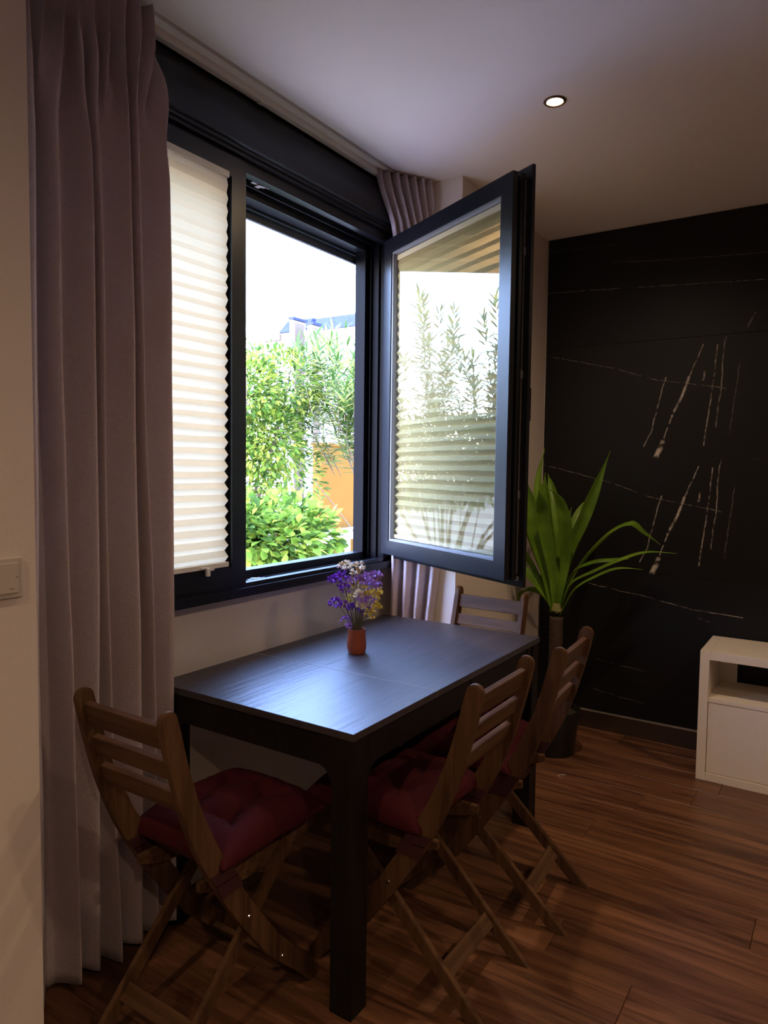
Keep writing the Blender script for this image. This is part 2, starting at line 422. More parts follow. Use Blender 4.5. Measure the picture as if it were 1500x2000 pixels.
# sashes: built in their own frame: u along the width from the hinge, n from outside to room, z up
SW = .932; SZ0, SZ1 = 1.106, 2.573
def make_sash(parent, loc, rot, flip=False, grip=True):
    r = empty('sash', loc, rot); r.parent = parent
    sg = -1 if flip else 1
    def sb(bm, u0, u1, n0, n1, z0, z1, bv=.0015):
        a, b = sorted((u0 * sg, u1 * sg)); box(bm, a, b, n0, n1, z0, z1, bv)
    f = .066
    def ring(name, u0, u1, z0, z1, wd, n0, n1, mat, bv=.0015):
        bm = bmesh.new()
        for (q) in ((0, 1), (1, 1)):
            pass
        # mitred ring as prisms
        def q4(a, b, c, d):
            vs = []
            for n in (n0, n1):
                vs.append([bm.verts.new((p[0] * sg, n, p[1])) for p in (a, b, c, d)])
            A, Bq = vs
            bm.faces.new(A); bm.faces.new(Bq[::-1])
            for i in range(4): bm.faces.new((A[i], A[(i + 1) % 4], Bq[(i + 1) % 4], Bq[i]))
        o = [(u0, z0), (u1, z0), (u1, z1), (u0, z1)]
        i_ = [(u0 + wd, z0 + wd), (u1 - wd, z0 + wd), (u1 - wd, z1 - wd), (u0 + wd, z1 - wd)]
        for k in range(4): q4(o[k], o[(k + 1) % 4], i_[(k + 1) % 4], i_[k])
        bmesh.ops.remove_doubles(bm, verts=bm.verts, dist=1e-5)
        inner = [fc for fc in bm.faces if abs(fc.normal.y) < .5]
        return build(name, bm, mat, r)
    H = SZ1 - SZ0
    ring('outer_profile', 0, SW, 0, H, f, 0, .022, BLACK)
    ring('thermal_core', .010, SW - .010, .010, H - .010, f - .012, .022, .036, BLACK2)
    ring('inner_profile', 0, SW, 0, H, f, .036, .056, BLACK)
    ring('groove_core', .012, SW - .012, .012, H - .012, f - .016, .056, .066, BLACK2)
    ring('flange', -.010, SW + .027, -.027, H + .027, .070, .066, .080, BLACK)
    ring('glazing_bead', f - .001, SW - f + .001, f - .001, H - f + .001, .010, .006, .050, GREYM)
    bm = bmesh.new(); sb(bm, SW - .012, SW - .004, .0565, .0655, .02, H - .02, .001)
    for zz in (.30, .74, 1.18): sb(bm, SW - .006, SW + .001, .055, .067, zz, zz + .03, .002)
    build('locking_strip', bm, STEEL, r)
    bm = bmesh.new(); sb(bm, SW - .03, SW + .003, .058, .078, -.004, .012, .002)
    build('corner_drive', bm, STEEL, r)
    bm = bmesh.new(); sb(bm, f, SW - f, .024, .028, f, H - f, 0)
    g = build('pane', bm, GLASS, r)
    # handle on the room side of the free stile
    bm = bmesh.new()
    sb(bm, SW - .045, SW - .015, .080, .088, H / 2 - .17, H / 2 - .10, .003)
    sb(bm, SW - .038, SW - .022, .088, .125, H / 2 - .142, H / 2 - .128, .003)
    sb(bm, SW - .040, SW - .020, .113, .127, H / 2 - .145, H / 2 - .02, .005)
    if grip: build('handle', bm, BLACK, r)
    else: bm.free()
    return r
A27 = math.radians(27.45)
make_sash(win, Vector((-1.875, 2.835, SZ0)) - WO, -A27)
# closed left sash: hinge at Y 1.012, outside towards -X  (u -> +Y, n -> +X)
s2 = make_sash(win, Vector((-1.945, .953, SZ0)) - WO, -PI / 2, flip=True, grip=False)
s2.name = 'sash'

# ================================================================ PLEATED BLINDS
def pleated(name, wid, zt, zb, pitch, dep, loc, rz, label, dirn=1):
    """blind hanging in its own frame: u = +x, depth = +y, origin at the bottom left"""
    r = empty(name, loc, rz, label=label, cat='blind')
    n = int(round((zt - zb) / pitch)) * 2; bm = bmesh.new(); rnd = random.Random(7); prev = None
    top = zt - .022; bot = zb + .016
    ys = []
    for i in range(n + 1):
        f = i / n
        z = top + (bot - top) * (f ** .96)
        dd = dep * (.25 + .75 * min(1, f * 1.6 + .05))
        yv = (0 if i % 2 else dd) + rnd.uniform(-.0008, .0008)
        row = [bm.verts.new((u * wid, yv, z - zb + .0015 * math.sin(9 * u + i))) for u in (0, .2, .4, .6, .8, 1)]
        if prev:
            for k in range(5): bm.faces.new((prev[k], prev[k + 1], row[k + 1], row[k]))
        prev = row
    o = build('pleated_fabric', bm, BLIND, r)
    B('top_rail', -.004, wid + .004, -.004, dep + .006, zt - zb - .022, zt - zb, BLINDR, r, .002)
    B('bottom_rail', -.002, wid + .002, -.002, dep + .002, 0, .018, BLINDR, r, .003)
    return r
b1 = pleated('pleated_blind', .735, 2.540, 1.152, .0435, .020, (-1.862, 1.085, 1.152), PI / 2,
             'cream pleated blind pulled down over the closed left window sash')
# reverse depth: frame's +y points to -X after the turn
bm = bmesh.new()
cx = 1.711 - 1.085
box(bm, cx - .028, cx + .028, -.010, -.003, .004, .010, .002); box(bm, cx - .006, cx + .010, -.016, -.003, -.022, .006, .003)
box(bm, cx + .012, cx + .032, -.012, -.004, -.004, .004, .002)
build('clear_tab', bm, M('clear_plastic', (.75, .72, .66), .15, spec=.9), b1, label='small clear plastic pull tab')
T2 = Matrix.Translation((-1.875, 2.835, 0)) @ Matrix.Rotation(-A27, 4, 'Z')
p2 = T2 @ Vector((.075, .030, 0))
# lies inside the glazing recess on the room side of the pane
b2 = pleated('pleated_blind', SW - .150, SZ1 - .078, SZ0 + .078, .0435, .020, (p2.x, p2.y, SZ0 + .078), -A27,
             'cream pleated blind behind the glass of the open window sash')

# ================================================================ CURTAINS AND RAIL
r = empty('curtain_rail', (-1.870, 2.0, CH - .02), label='pale slim curtain rail fixed to the ceiling above the black shutter box', cat='curtain rail')
B('track', -.014, .002, -1.05, .96, -.004, .020, RAILM, r, .002)
B('track', .005, .016, -1.05, .96, -.006, .020, RAILM, r, .002)
B('runner', -.006, .010, -.02, .0, -.012, .004, RAILM, r, .002)
B('end_stop', -.016, .018, .90, .962, -.010, .020, RAILM, r, .003)

def interp(tab, v):
    for k in range(len(tab) - 1):
        if v <= tab[k + 1][0]:
            a, b = tab[k], tab[k + 1]; f = (v - a[0]) / (b[0] - a[0]) if b[0] > a[0] else 0
            f = max(0, min(1, f)); return a[1] + (b[1] - a[1]) * f
    return tab[-1][1]
def smooth(f): f = max(0, min(1, f)); return f * f * (3 - 2 * f)

# left curtain: sheet running in Y with folds in X
nz, ns = 90, 300
bm = bmesh.new(); prev = None
folds = [0, .17, .29, .36, .50, .60, .68, .80, .88, 1.0]     # fold crests along the width (lower part)
def lowx(s):
    for k in range(len(folds) - 1):
        if s <= folds[k + 1]:
            f = (s - folds[k]) / (folds[k + 1] - folds[k]); wdt = folds[k + 1] - folds[k]
            return -(0.5 - .5 * math.cos(2 * PI * f)) ** .8 * (.058 + .25 * wdt)
    return 0
for i in range(nz + 1):
    tz = i / nz; z = CH - .012 - tz * (CH - .012 - .035)
    row = []
    head = smooth((z - 2.35) / .42)           # 1 at the gathered heading
    for j in range(ns + 1):
        s = j / ns
        y = .80 + (1.462 + .038 * tz - .80) * s
        wob = noise.noise(Vector((s * 5, z * 1.1, 3.1))) * .012 + noise.noise(Vector((s * 14, z * 2.5, 9))) * .006
        # irregular narrow pleats on top
        sh_ = s + .016 * noise.noise(Vector((s * 9, z * 3.2, 1.7)))
        top = .034 * math.sin(2 * PI * 14 * sh_ + 2.6 * noise.noise(Vector((0, z * 4, s * 3)))) + .024 * noise.noise(Vector((s * 20, z * 4.5, 0)))
        yy = y + head * .010 * math.cos(2 * PI * 14 * sh_)
        low = lowx(s) + .035
        sag = .012 * math.sin(tz * 5 + s * 20) * (1 - head)
        x = -1.800 + head * top + (1 - head) * (low + sag * .5) + wob
        yy += (1 - head) * .014 * math.sin(s * 31 + z * .9)
        x = max(x, -1.850)
        zz = z if i < nz else z + .012 * math.sin(s * 26) + .05 * (s - .3) * 0
        row.append(bm.verts.new((x, yy, zz)))
    if prev:
        for j in range(ns): bm.faces.new((prev[j], prev[j + 1], row[j + 1], row[j]))
    prev = row
lc = build('curtain', bm, CURT, None, smooth=True, label='long mauve linen curtain drawn aside left of the window', cat='curtain', group=None)
so = lc.modifiers.new('s', 'SOLIDIFY'); so.thickness = .0018

# right curtain: gathered behind the open sash
bm = bmesh.new(); prev = None
zs = [CH - .008 - k * (CH - .05) / 100 for k in range(101)]
for i, z in enumerate(zs):
    ya = interp([(0, 2.90), (1.0, 2.915), (2.2, 2.90), (2.55, 2.86), (2.75, 2.77), (2.87, 2.735)], z)
    yb = 2.985
    xa = interp([(0, -1.865), (1.0, -1.865), (2.4, -1.84), (2.65, -1.825), (2.80, -1.855), (2.87, -1.862)], z)
    xb = interp([(0, -1.69), (.8, -1.660), (1.02, -1.632), (1.6, -1.60), (2.3, -1.62), (2.6, -1.70), (2.87, -1.715)], z)
    row = []
    for j in range(161):
        s = j / 160
        ph = s * 2 * PI * interp([(0, 3.6), (1.2, 3.8), (2.3, 5), (2.87, 6.5)], z) + .6 * noise.noise(Vector((z * 1.3, s * 4, 5)))
        amp = interp([(0, .034), (1.2, .034), (2.5, .022), (2.87, .022)], z) + .010 * noise.noise(Vector((s * 7, z * 1.2, 2)))
        dx, dy = xb - xa, yb - ya; L = math.hypot(dx, dy)
        nx, ny = dy / L, -dx / L
        off = amp * math.sin(ph) - .004
        x = xa + dx * s + nx * off; y = ya + dy * s + ny * off
        row.append(bm.verts.new((max(x, -1.90 if z > 2.9 else -1.915), min(y, 3.008), z)))
    if prev:
        for j in range(160): bm.faces.new((prev[j], prev[j + 1], row[j + 1], row[j]))
    prev = row
rc = build('curtain', bm, CURT, None, smooth=True, label='gathered mauve curtain in the corner behind the open window sash', cat='curtain')
so = rc.modifiers.new('s', 'SOLIDIFY'); so.thickness = .0018

# ================================================================ SWITCH AND CEILING SPOTS
sw = empty('light_switch', (XP, .841, 1.258), label='square ivory light switch on the wall beside the left curtain', cat='light switch')
B('plate', 0, .008, -.045, .045, -.045, .045, PLAST, sw, .002)
B('rocker', .008, .011, -.034, .034, -.034, .034, PLAST, sw, .0012)
B('mark', .0108, .0114, .012, .024, -.0255, -.0235, M('grey_print', (.2, .17, .14), .6), sw)
B('mark', .0108, .0114, .028, .033, -.0, .0025, bpy.data.materials['grey_print'], sw)

def spot(x, y, label, seen=True):
    r = empty('ceiling_spotlight', (x, y, CH), label=label, cat='ceiling light', group=None)
    bm = bmesh.new(); lathe(bm, [(.041, 0), (.041, -.003), (.037, -.006), (.031, -.005), (.029, 0)], 32)
    build('trim_ring', bm, BRONZE, r, smooth='auto')
    bm = bmesh.new(); lathe(bm, [(.001, -.0032), (.0285, -.0032), (.0285, -.001), (.001, -.001)], 24)
    build('lamp_lens', bm, LAMP, r)
    ld = bpy.data.lights.new('spot_light', 'SPOT'); ld.energy = SPOT_W; ld.color = (1, .72, .46)
    ld.spot_size = math.radians(165); ld.spot_blend = 1; ld.shadow_soft_size = .035
    lo = bpy.data.objects.new('spot_light', ld); COL.objects.link(lo); lo.parent = r; lo.location = (0, 0, -.03)
    return r
spot(-.973, 2.597, 'small round recessed spotlight glowing in the ceiling')
spot(-.973, -.70, 'recessed ceiling spotlight behind the viewer by the left wall')
spot(1.1, 2.597, 'recessed ceiling spotlight over the middle of the room near the black wall')
spot(1.1, .95, 'recessed ceiling spotlight over the middle of the room')
spot(1.1, -.70, 'recessed ceiling spotlight over the rear of the room')

# ================================================================ TABLE
tb = empty('dining_table', (-1.4715, 2.18, 0), label='black-brown wooden dining table with a centre seam, under the window', cat='table')
X0, X1, Y0, Y1 = -.3965, .3965, -.675, .680
TZ = .805
ys = 1.965 - 2.18
B('table_leaf', X0, X1, Y0, ys - .0012, TZ - .022, TZ, TABLEW, tb, .0018)
B('table_leaf', X0, X1, ys + .0012, Y1, TZ - .022, TZ, TABLEW, tb, .0018)
B('seam_edge', X0 + .001, X1 - .001, ys - .0012, ys + .0012, TZ - .02, TZ + .0002, M('pale_edge', (.34, .29, .26), .6), tb)
for (x0, x1, y0, y1) in ((X0 + .08, X1 - .08, Y0 + .012, Y0 + .034), (X0 + .08, X1 - .08, Y1 - .034, Y1 - .012)):
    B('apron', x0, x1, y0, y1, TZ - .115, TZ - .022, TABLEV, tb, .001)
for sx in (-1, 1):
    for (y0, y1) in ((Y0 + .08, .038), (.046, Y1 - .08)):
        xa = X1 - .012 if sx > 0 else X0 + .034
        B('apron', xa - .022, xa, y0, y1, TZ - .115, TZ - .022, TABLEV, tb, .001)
def table_leg(cx, cy, dx, dy):
    # square leg whose top widens in an arc into both aprons
    bm = bmesh.new(); w_ = .070
    box(bm, cx, cx + dx * w_, cy, cy + dy * w_, 0, TZ - .022, .002)
    arc = [(w_, TZ - .022), (w_ + .045, TZ - .022), (w_ + .045, TZ - .115)]
    for k in range(8):
        a = k / 7 * PI / 2
        arc.append((w_ + .045 - .045 * math.sin(a), TZ - .115 - .085 * (1 - math.cos(a))))
    prism(bm, [(cx + dx * p[0], p[1]) for p in arc], 'Y', cy + dy * .004, cy + dy * .034)
    prism(bm, [(cy + dy * p[0], p[1]) for p in arc], 'X', cx + dx * .004, cx + dx * .034)
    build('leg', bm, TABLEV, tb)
table_leg(X1 - .004, Y0 + .004, -1, 1); table_leg(X0 + .004, Y0 + .004, 1, 1)
table_leg(X1 - .004, Y1 - .004, -1, -1); table_leg(X0 + .004, Y1 - .004, 1, -1)
B('extension_rail', .30, .33, -.45, .45, TZ - .075, TZ - .04, STEEL, tb, .001)
B('extension_rail', -.33, -.30, -.45, .45, TZ - .075, TZ - .04, STEEL, tb, .001)

# ================================================================ CHAIRS (local: +y = forward, origin on the floor below the back)
UP = [(.536, .018), (.50, .065), (.365, .197), (.28, .317), (.215, .415), (.165, .50), (.125, .575), (.092, .65), (.068, .715), (.050, .775), (.035, .83), (.022, .885), (.012, .928)]
UPW = [.045, .052, .056, .058, .060, .060, .058, .055, .052, .050, .049, .049, .049]
def upd(z):
    for k in range(len(UP) - 1):
        if UP[k][1] <= z <= UP[k + 1][1]:
            f = (z - UP[k][1]) / (UP[k + 1][1] - UP[k][1]); return UP[k][0] + f * (UP[k + 1][0] - UP[k][0])
    return UP[-1][0]
def make_chair(label):
    r = empty('folding_chair', label=label, cat='chair', group='folding chairs around the table')
    for s in (-1, 1):
        bm = bmesh.new(); prism(bm, strip_outline(UP, UPW), 'X', s * .175 - .011, s * .175 + .011, .003)
        build('upright', bm, CHAIRW, r, smooth='auto')
    for s in (-1, 1):
        bm = bmesh.new()
        cl = [(.455, .450), (.012, .014)]
        d = Vector((cl[0][0] - cl[1][0], cl[0][1] - cl[1][1])).normalized(); q = Vector((-d.y, d.x)) * .019
        a = Vector(cl[0]); 
        def onz(p, z): return p + d * ((z - p.y) / d.y)
        pl = [tuple(a + q), tuple(a - q), tuple(onz(a - q, 0)), tuple(onz(a + q, 0))]
        prism(bm, pl, 'X', s * .150 - .010, s * .150 + .010, .002)
        build('rear_leg', bm, CHAIRW, r)
    for zc, hh in ((.885, .062), (.800, .050), (.715, .058)):
        y = upd(zc); sl = (upd(zc + .03) - upd(zc - .03)) / .06
        rot = Matrix.Translation((0, y, zc)) @ Matrix.Rotation(-math.atan(-sl), 4, 'X') if False else Matrix.Translation((0, y, zc)) @ Matrix.Rotation(math.atan(-sl), 4, 'X')
        bm = bmesh.new(); box(bm, -.168, .168, -.009, .009, -hh / 2, hh / 2, .003, rot)
        build('back_slat', bm, CHAIRX, r)
    for s in (-1, 1):
        bm = bmesh.new()
        pts = [(.14, .468), (.595, .468), (.600, .455), (.575, .432), (.52, .425), (.45, .428), (.38, .410), (.31, .405), (.24, .415), (.18, .430), (.14, .445)]
        prism(bm, pts, 'X', s * .128 - .010, s * .128 + .010, .002)
        build('seat_rail', bm, CHAIRX, r)
    for k in range(7):
        y = .205 + k * .0565
        bm = bmesh.new(); box(bm, -.140, .140, y, y + .046, .468, .482, .003)
        build('seat_slat', bm, CHAIRX, r)
    for (d_, z_) in ((.105, .105),):
        rot = Matrix.Translation((0, d_, z_)) @ Matrix.Rotation(math.radians(-44), 4, 'X')
        bm = bmesh.new(); box(bm, -.142, .142, -.008, .008, -.023, .023, .002, rot); build('stretcher', bm, CHAIRX, r)
    for (d_, z_) in ((.455, .085),):
        rot = Matrix.Translation((0, d_, z_)) @ Matrix.Rotation(math.radians(36), 4, 'X')
        bm = bmesh.new(); box(bm, -.166, .166, -.008, .008, -.022, .022, .002, rot); build('stretcher', bm, CHAIRX, r)
    for s in (-1, 1):
        for (d_, z_) in ((.268, .335), (.40, .15)):
            bm = bmesh.new(); bmesh.ops.create_cone(bm, cap_ends=True, segments=12, radius1=.0055, radius2=.004, depth=.004,
                                                     matrix=Matrix.Translation((s * .188, d_, z_)) @ Matrix.Rotation(s * PI / 2, 4, 'Y'))
            build('bolt', bm, BOLT, r)
        bm = bmesh.new(); bmesh.ops.create_cone(bm, cap_ends=True, segments=12, radius1=.005, radius2=.004, depth=.004,
                                                 matrix=Matrix.Translation((s * .140, .50, .445)) @ Matrix.Rotation(s * PI / 2, 4, 'Y'))
        build('bolt', bm, BOLT, r)
    return r

def make_cushion(label, seed=0):
    r = empty('seat_cushion', label=label, cat='cushion', group='burgundy seat cushions')
    n = 64; H = .205; rnd = random.Random(seed)
    tufts = [(-.075, -.075), (.075, -.075), (-.075, .075), (.075, .075)]
    bm = bmesh.new()
    def zt(u, v):
        e = max(0, 1 - abs(u / H) ** 3.2) ** .45 * max(0, 1 - abs(v / H) ** 3.2) ** .45
        h = .090 * e
        for (a, b) in tufts:
            dd = math.hypot(u - a, v - b); ang = math.atan2(v - b, u - a)
            h -= .064 * math.exp(-(dd / .036) ** 1.2) * e
            cre = max(0, math.cos(ang * 3 + a * 40 + b * 17 + seed)) ** 6
            h -= .024 * cre * math.exp(-((dd - .04) / .045) ** 2) * e
        h += .006 * noise.noise(Vector((u * 22 + seed, v * 22, 0))) * e + .003 * noise.noise(Vector((u * 60, v * 60, seed))) * e
        return h
    def shape(u, v):
        k = 1 - .05 * (1 - abs(u) / H) * (abs(v) / H) ** 2 - .05 * (1 - abs(v) / H) * (abs(u) / H) ** 2
        return u * k, v * k
    top = []; bot = []
    for i in range(n + 1):
        tr_, br = [], []
        for j in range(n + 1):
            a = -1 + 2 * i / n; b = -1 + 2 * j / n
            u = H * math.sin(a * PI / 2); v = H * math.sin(b * PI / 2)
            x, y = shape(u, v); h = zt(u, v)
            edge = i in (0, n) or j in (0, n)
            t_ = bm.verts.new((x, y, .030 + max(h, 0) * 1.0 + (0 if edge else 0)))
            tr_.append(t_)
            if edge: br.append(t_)
            else:
                e = max(0, 1 - abs(u / H) ** 4) ** .5 * max(0, 1 - abs(v / H) ** 4) ** .5
                br.append(bm.verts.new((x, y, .030 - .030 * e)))
        top.append(tr_); bot.append(br)
    for i in range(n):
        for j in range(n):
            bm.faces.new((top[i][j], top[i + 1][j], top[i + 1][j + 1], top[i][j + 1]))
            q = (bot[i][j], bot[i][j + 1], bot[i + 1][j + 1], bot[i + 1][j])
            if len(set(q)) == 4:
                try: bm.faces.new(q)
                except ValueError: pass
    build('pad', bm, BURG, r, smooth=True)
    for (a, b) in tufts:
        bm = bmesh.new(); bmesh.ops.create_uvsphere(bm, u_segments=12, v_segments=6, radius=.009, matrix=Matrix.Translation((a, b, .030 + max(zt(a, b), 0) + .001)) @ Matrix.Diagonal((1, 1, .4, 1)))
        build('button', bm, BURGD, r, smooth=True)
    for s in (-1, 1):   # ties wrapped round the uprights
        bm = bmesh.new()
        cx = s * .175; cy = -.178; hw = .015; hd = .037
        pts = [(cx - hw, cy - hd), (cx + hw, cy - hd), (cx + hw, cy + hd), (cx - hw, cy + hd)]
        for (z0, z1, sh) in ((-.012, .022, 0), (-.05, -.010, .020)):
            A = [bm.verts.new((p[0], p[1] + sh, z0)) for p in pts]; Bq = [bm.verts.new((p[0], p[1] + sh - .02, z1)) for p in pts]
            for i in range(4): bm.faces.new((A[i], A[(i + 1) % 4], Bq[(i + 1) % 4], Bq[i]))
        for k in range(2):
            pt = [Vector((cx - s * .010, cy + hd, .0)), Vector((cx - s * (.02 + .01 * k), cy + hd + .012, .022 + .01 * k)), Vector((cx - s * (.035 + .012 * k), cy + hd + .01 + .02 * k, .006))]
            tube(bm, pt, .0035, 6)
        o = build('tie', bm, BURGD, r)
        so = o.modifiers.new('s', 'SOLIDIFY'); so.thickness = .002
    return r

CHAIRS = [  # x, y, rotation of the forward axis (+y local), width scale
    (-1.437, 1.047, 0, .90, 'wooden folding chair at the near end of the table, beside the left curtain'),
    (-.785, 1.838, PI / 2, 1.0, 'wooden folding chair at the long right side of the table, the nearer of two'),
    (-.748, 2.345, PI / 2 + math.radians(4.0), 1.0, 'wooden folding chair at the long right side of the table, the farther of two'),
    (-1.384, 3.045, PI - math.radians(2.8), .97, 'wooden folding chair at the far end of the table, below the open sash')]
CUSH = ['burgundy tufted cushion on the chair at the near end of the table',
        'burgundy tufted cushion on the nearer chair of the long side',
        'burgundy tufted cushion on the farther chair of the long side',
        'burgundy tufted cushion on the chair at the far end of the table']
c0 = make_chair(CHAIRS[0][4])
for i, (x, y, a, ws, lab) in enumerate(CHAIRS):
    c = c0 if i == 0 else copy_tree(c0)
    c.location = (x, y, 0); c.rotation_euler = (0, 0, a); c.scale = (ws, 1, 1); c['label'] = lab
    k = make_cushion(CUSH[i], i)
    d = Matrix.Rotation(a, 3, 'Z') @ Vector((0, .365, 0))
    k.location = (x + d.x, y + d.y, .483); k.rotation_euler = (0, 0, a); k.scale = (ws, 1, 1)

# ================================================================ TERRACOTTA POT AND DRIED FLOWERS
VX, VY = -1.556, 2.192
bm = bmesh.new()
lathe(bm, [(.024, 0), (.0325, .001), (.034, .006), (.037, .020), (.0375, .035), (.0355, .055), (.0335, .080), (.0335, .094), (.0315, .094), (.0310, .080), (.033, .05), (.030, .010), (.004, .010)], 40, (0, 0, 0))
vs = build('flower_pot', bm, TERRA, None, smooth='auto', label='small terracotta cup holding dried flowers on the table', cat='flower pot')
vs.location = (VX, VY, TZ)
COLS = {'purple': M('statice_purple', (.20, .03, .42), .7), 'lilac': M('statice_lilac', (.42, .22, .58), .7),
        'yellow': M('statice_yellow', (.68, .52, .08), .7), 'cream': M('strawflower_cream', (.78, .66, .50), .75)}
FL = [('cream', 'small cream dried flower at the top left of the bunch', [(672, 1104, .9)]),
      ('cream', 'large cream dried flower at the very top of the bunch', [(696, 1108, 1.3)]),
      ('purple', 'deep purple dried sprig spreading at the upper left of the bunch', [(655, 1132, 1.1), (668, 1126, 1.2), (672, 1148, 1.0)]),
      ('lilac', 'lilac dried sprig just below the large cream flower', [(690, 1133, .9), (703, 1131, .7)]),
      ('lilac', 'lilac dried sprig reaching to the upper right of the bunch', [(715, 1130, 1.1), (733, 1126, 1.1)]),
      ('lilac', 'lilac dried sprig above the right-hand yellow flowers', [(724, 1142, 1.2), (738, 1143, .7)]),
      ('yellow', 'yellow dried sprig in the middle left of the bunch', [(692, 1140, 1.0), (685, 1168, .6)]),
      ('yellow', 'yellow dried sprig sticking out at the right of the bunch', [(716, 1155, 1.0), (736, 1158, 1.1)]),
      ('purple', 'deep purple dried sprig sticking out at the lower left of the bunch', [(654, 1176, 1.1), (672, 1180, .7)]),
      ('cream', 'cream dried flower in the middle of the bunch', [(705, 1180, .9), (700, 1160, .7)]),
      ('purple', 'dark purple dried sprig low in the middle of the bunch', [(692, 1188, 1.0), (714, 1192, 1.1)]),
      ('lilac', 'lilac dried sprig in the middle right of the bunch', [(708, 1168, .9), (721, 1173, 1.0)]),
      ('yellow', 'yellow dried sprig hanging at the lower right of the bunch', [(735, 1184, .8), (723, 1197, .9)]),
      ('lilac', 'lilac dried sprig drooping over the left rim of the cup', [(677, 1212, .9), (682, 1224, .6)])]
rnd = random.Random(11)
for (kd, lab, heads) in FL:
    r = empty('dried_flower', (VX, VY, TZ + .012), label=lab, cat='flower', group='dried flowers in the cup')
    yy = VY + rnd.uniform(-.03, .03); fork = None
    for (px_, py_, sz) in heads:
        p = at(px_, py_, Y=yy + rnd.uniform(-.008, .008)); q = p - Vector((VX, VY, TZ + .012))
        a = Vector((max(-.012, min(.012, q.x * .12)), q.y * .12, .0)); m1 = Vector((max(-.02, min(.02, q.x * .2)), q.y * .2, .085))
        if q.z < .13: m1 = Vector((q.x * .35, q.y * .35, .088))
        m2 = m1.lerp(q, .6) + Vector((0, 0, .01))
        bm = bmesh.new(); tube(bm, [a, m1, m2, q], [.0016, .0015, .0012, .0009], 5); build('stem', bm, STEMM, r, smooth=True)
        bm = bmesh.new(); nf = int(26 * sz)
        for k in range(nf):
            d = Vector((rnd.gauss(0, 1), rnd.gauss(0, 1), rnd.gauss(.25, .8))).normalized()
            c = q + Vector((d.x * .021 * sz, d.y * .021 * sz, d.z * .016 * sz)) * rnd.uniform(.4, 1)
            rot = d.to_track_quat('Z', 'Y').to_matrix()
            rr = rnd.uniform(.0050, .0075) * (1.25 if kd == 'cream' else 1); hh = rr * 1.5
            base = bm.verts.new(c); ring = []
            for m_ in range(10):
                an = m_ * PI / 5; rad = rr * (1 if m_ % 2 else .72); zz = hh * (1 if m_ % 2 else .8)
                ring.append(bm.verts.new(c + rot @ Vector((rad * math.cos(an), rad * math.sin(an), zz))))
            for m_ in range(10): bm.faces.new((base, ring[m_], ring[(m_ + 1) % 10]))
        build('flower_head', bm, COLS[kd], r)

# ================================================================ DRACAENA
def leafmesh(cps, wid, up=Vector((0, 0, 1)), n=22, fold=.18, side=None):
    """long blade along a Catmull curve through cps; wid = max width, pointed tip and narrow base"""
    P_ = [Vector(c) for c in cps]; P_ = [P_[0] * 2 - P_[1]] + P_ + [P_[-1] * 2 - P_[-2]]
    def cr(t):
        m = len(P_) - 3; f = t * m; k = min(int(f), m - 1); f -= k
        a, b, c, d = P_[k:k + 4]
        return .5 * ((2 * b) + (c - a) * f + (2 * a - 5 * b + 4 * c - d) * f * f + (3 * b - a - 3 * c + d) * f ** 3)
    bm = bmesh.new(); prev = None
    for i in range(n + 1):
        t = i / n; p = cr(t); d = (cr(min(t + .02, 1)) - cr(max(t - .02, 0))).normalized()
        s = side - d * side.dot(d) if side else d.cross(up)
        if s.length < 1e-3: s = Vector((1, 0, 0))
        s.normalize(); nn = s.cross(d).normalized()
        w_ = wid * .5 * (.34 + .66 * smooth(t / .45)) * (1 - smooth((t - .5) / .5) ** 1.6 * .97) + .0008
        row = [bm.verts.new(p - s * w_ + nn * w_ * fold * 2), bm.verts.new(p - s * w_ * .5 + nn * w_ * fold * .7), bm.verts.new(p),
               bm.verts.new(p + s * w_ * .5 + nn * w_ * fold * .7), bm.verts.new(p + s * w_ + nn * w_ * fold * 2)]
        if prev:
            for k in range(4): bm.faces.new((prev[k], prev[k + 1], row[k + 1], row[k]))
        prev = row
    return bm
DL = leafmat('dracaena_leaf', (.10, .20, .015), (.17, .30, .025), .30, .35, spec=.3)
DTR = M('dracaena_trunk', (.045, .024, .016), .8, bump=.6, bscale=60, var=.4, vscale=40)
DST = M('dracaena_stalk', (.16, .15, .04), .6, var=.25, vscale=40)
PYD = 3.65
base = at(1087, 1205, Y=PYD)
pl = empty('potted_dracaena', (base.x, PYD, 0), label='tall dracaena with strappy green leaves in a black pot, by the black wall', cat='plant')
PO = Vector((base.x, PYD, 0))
bm = bmesh.new(); lathe(bm, [(.002, 0), (.105, 0), (.112, .01), (.135, .22), (.140, .24), (.128, .24), (.124, .21), (.002, .21)], 32)
build('pot', bm, M('black_pot', (.01, .01, .01), .4), pl, smooth='auto')
bm = bmesh.new(); lathe(bm, [(.002, .205), (.122, .205), (.122, .212), (.002, .214)], 24); build('soil', bm, M('soil', (.03, .02, .012), .95, bump=1, bscale=60), pl)
bm = bmesh.new(); pr = []
zt_ = base.z
for k in range(40):
    pr.append((.034 + .003 * (k % 2) + .006 * math.exp(-k / 6) - .000 * k, .20 + (zt_ - .20) * k / 39))
lathe(bm, pr, 16); build('trunk', bm, DTR, pl, smooth=True)
bm = bmesh.new(); tube(bm, [(0, 0, zt_ - .01), (.0, 0, zt_ + .035), (.002, 0, zt_ + .075)], [.034, .030, .022], 12); build('stalk', bm, DST, pl, smooth=True)
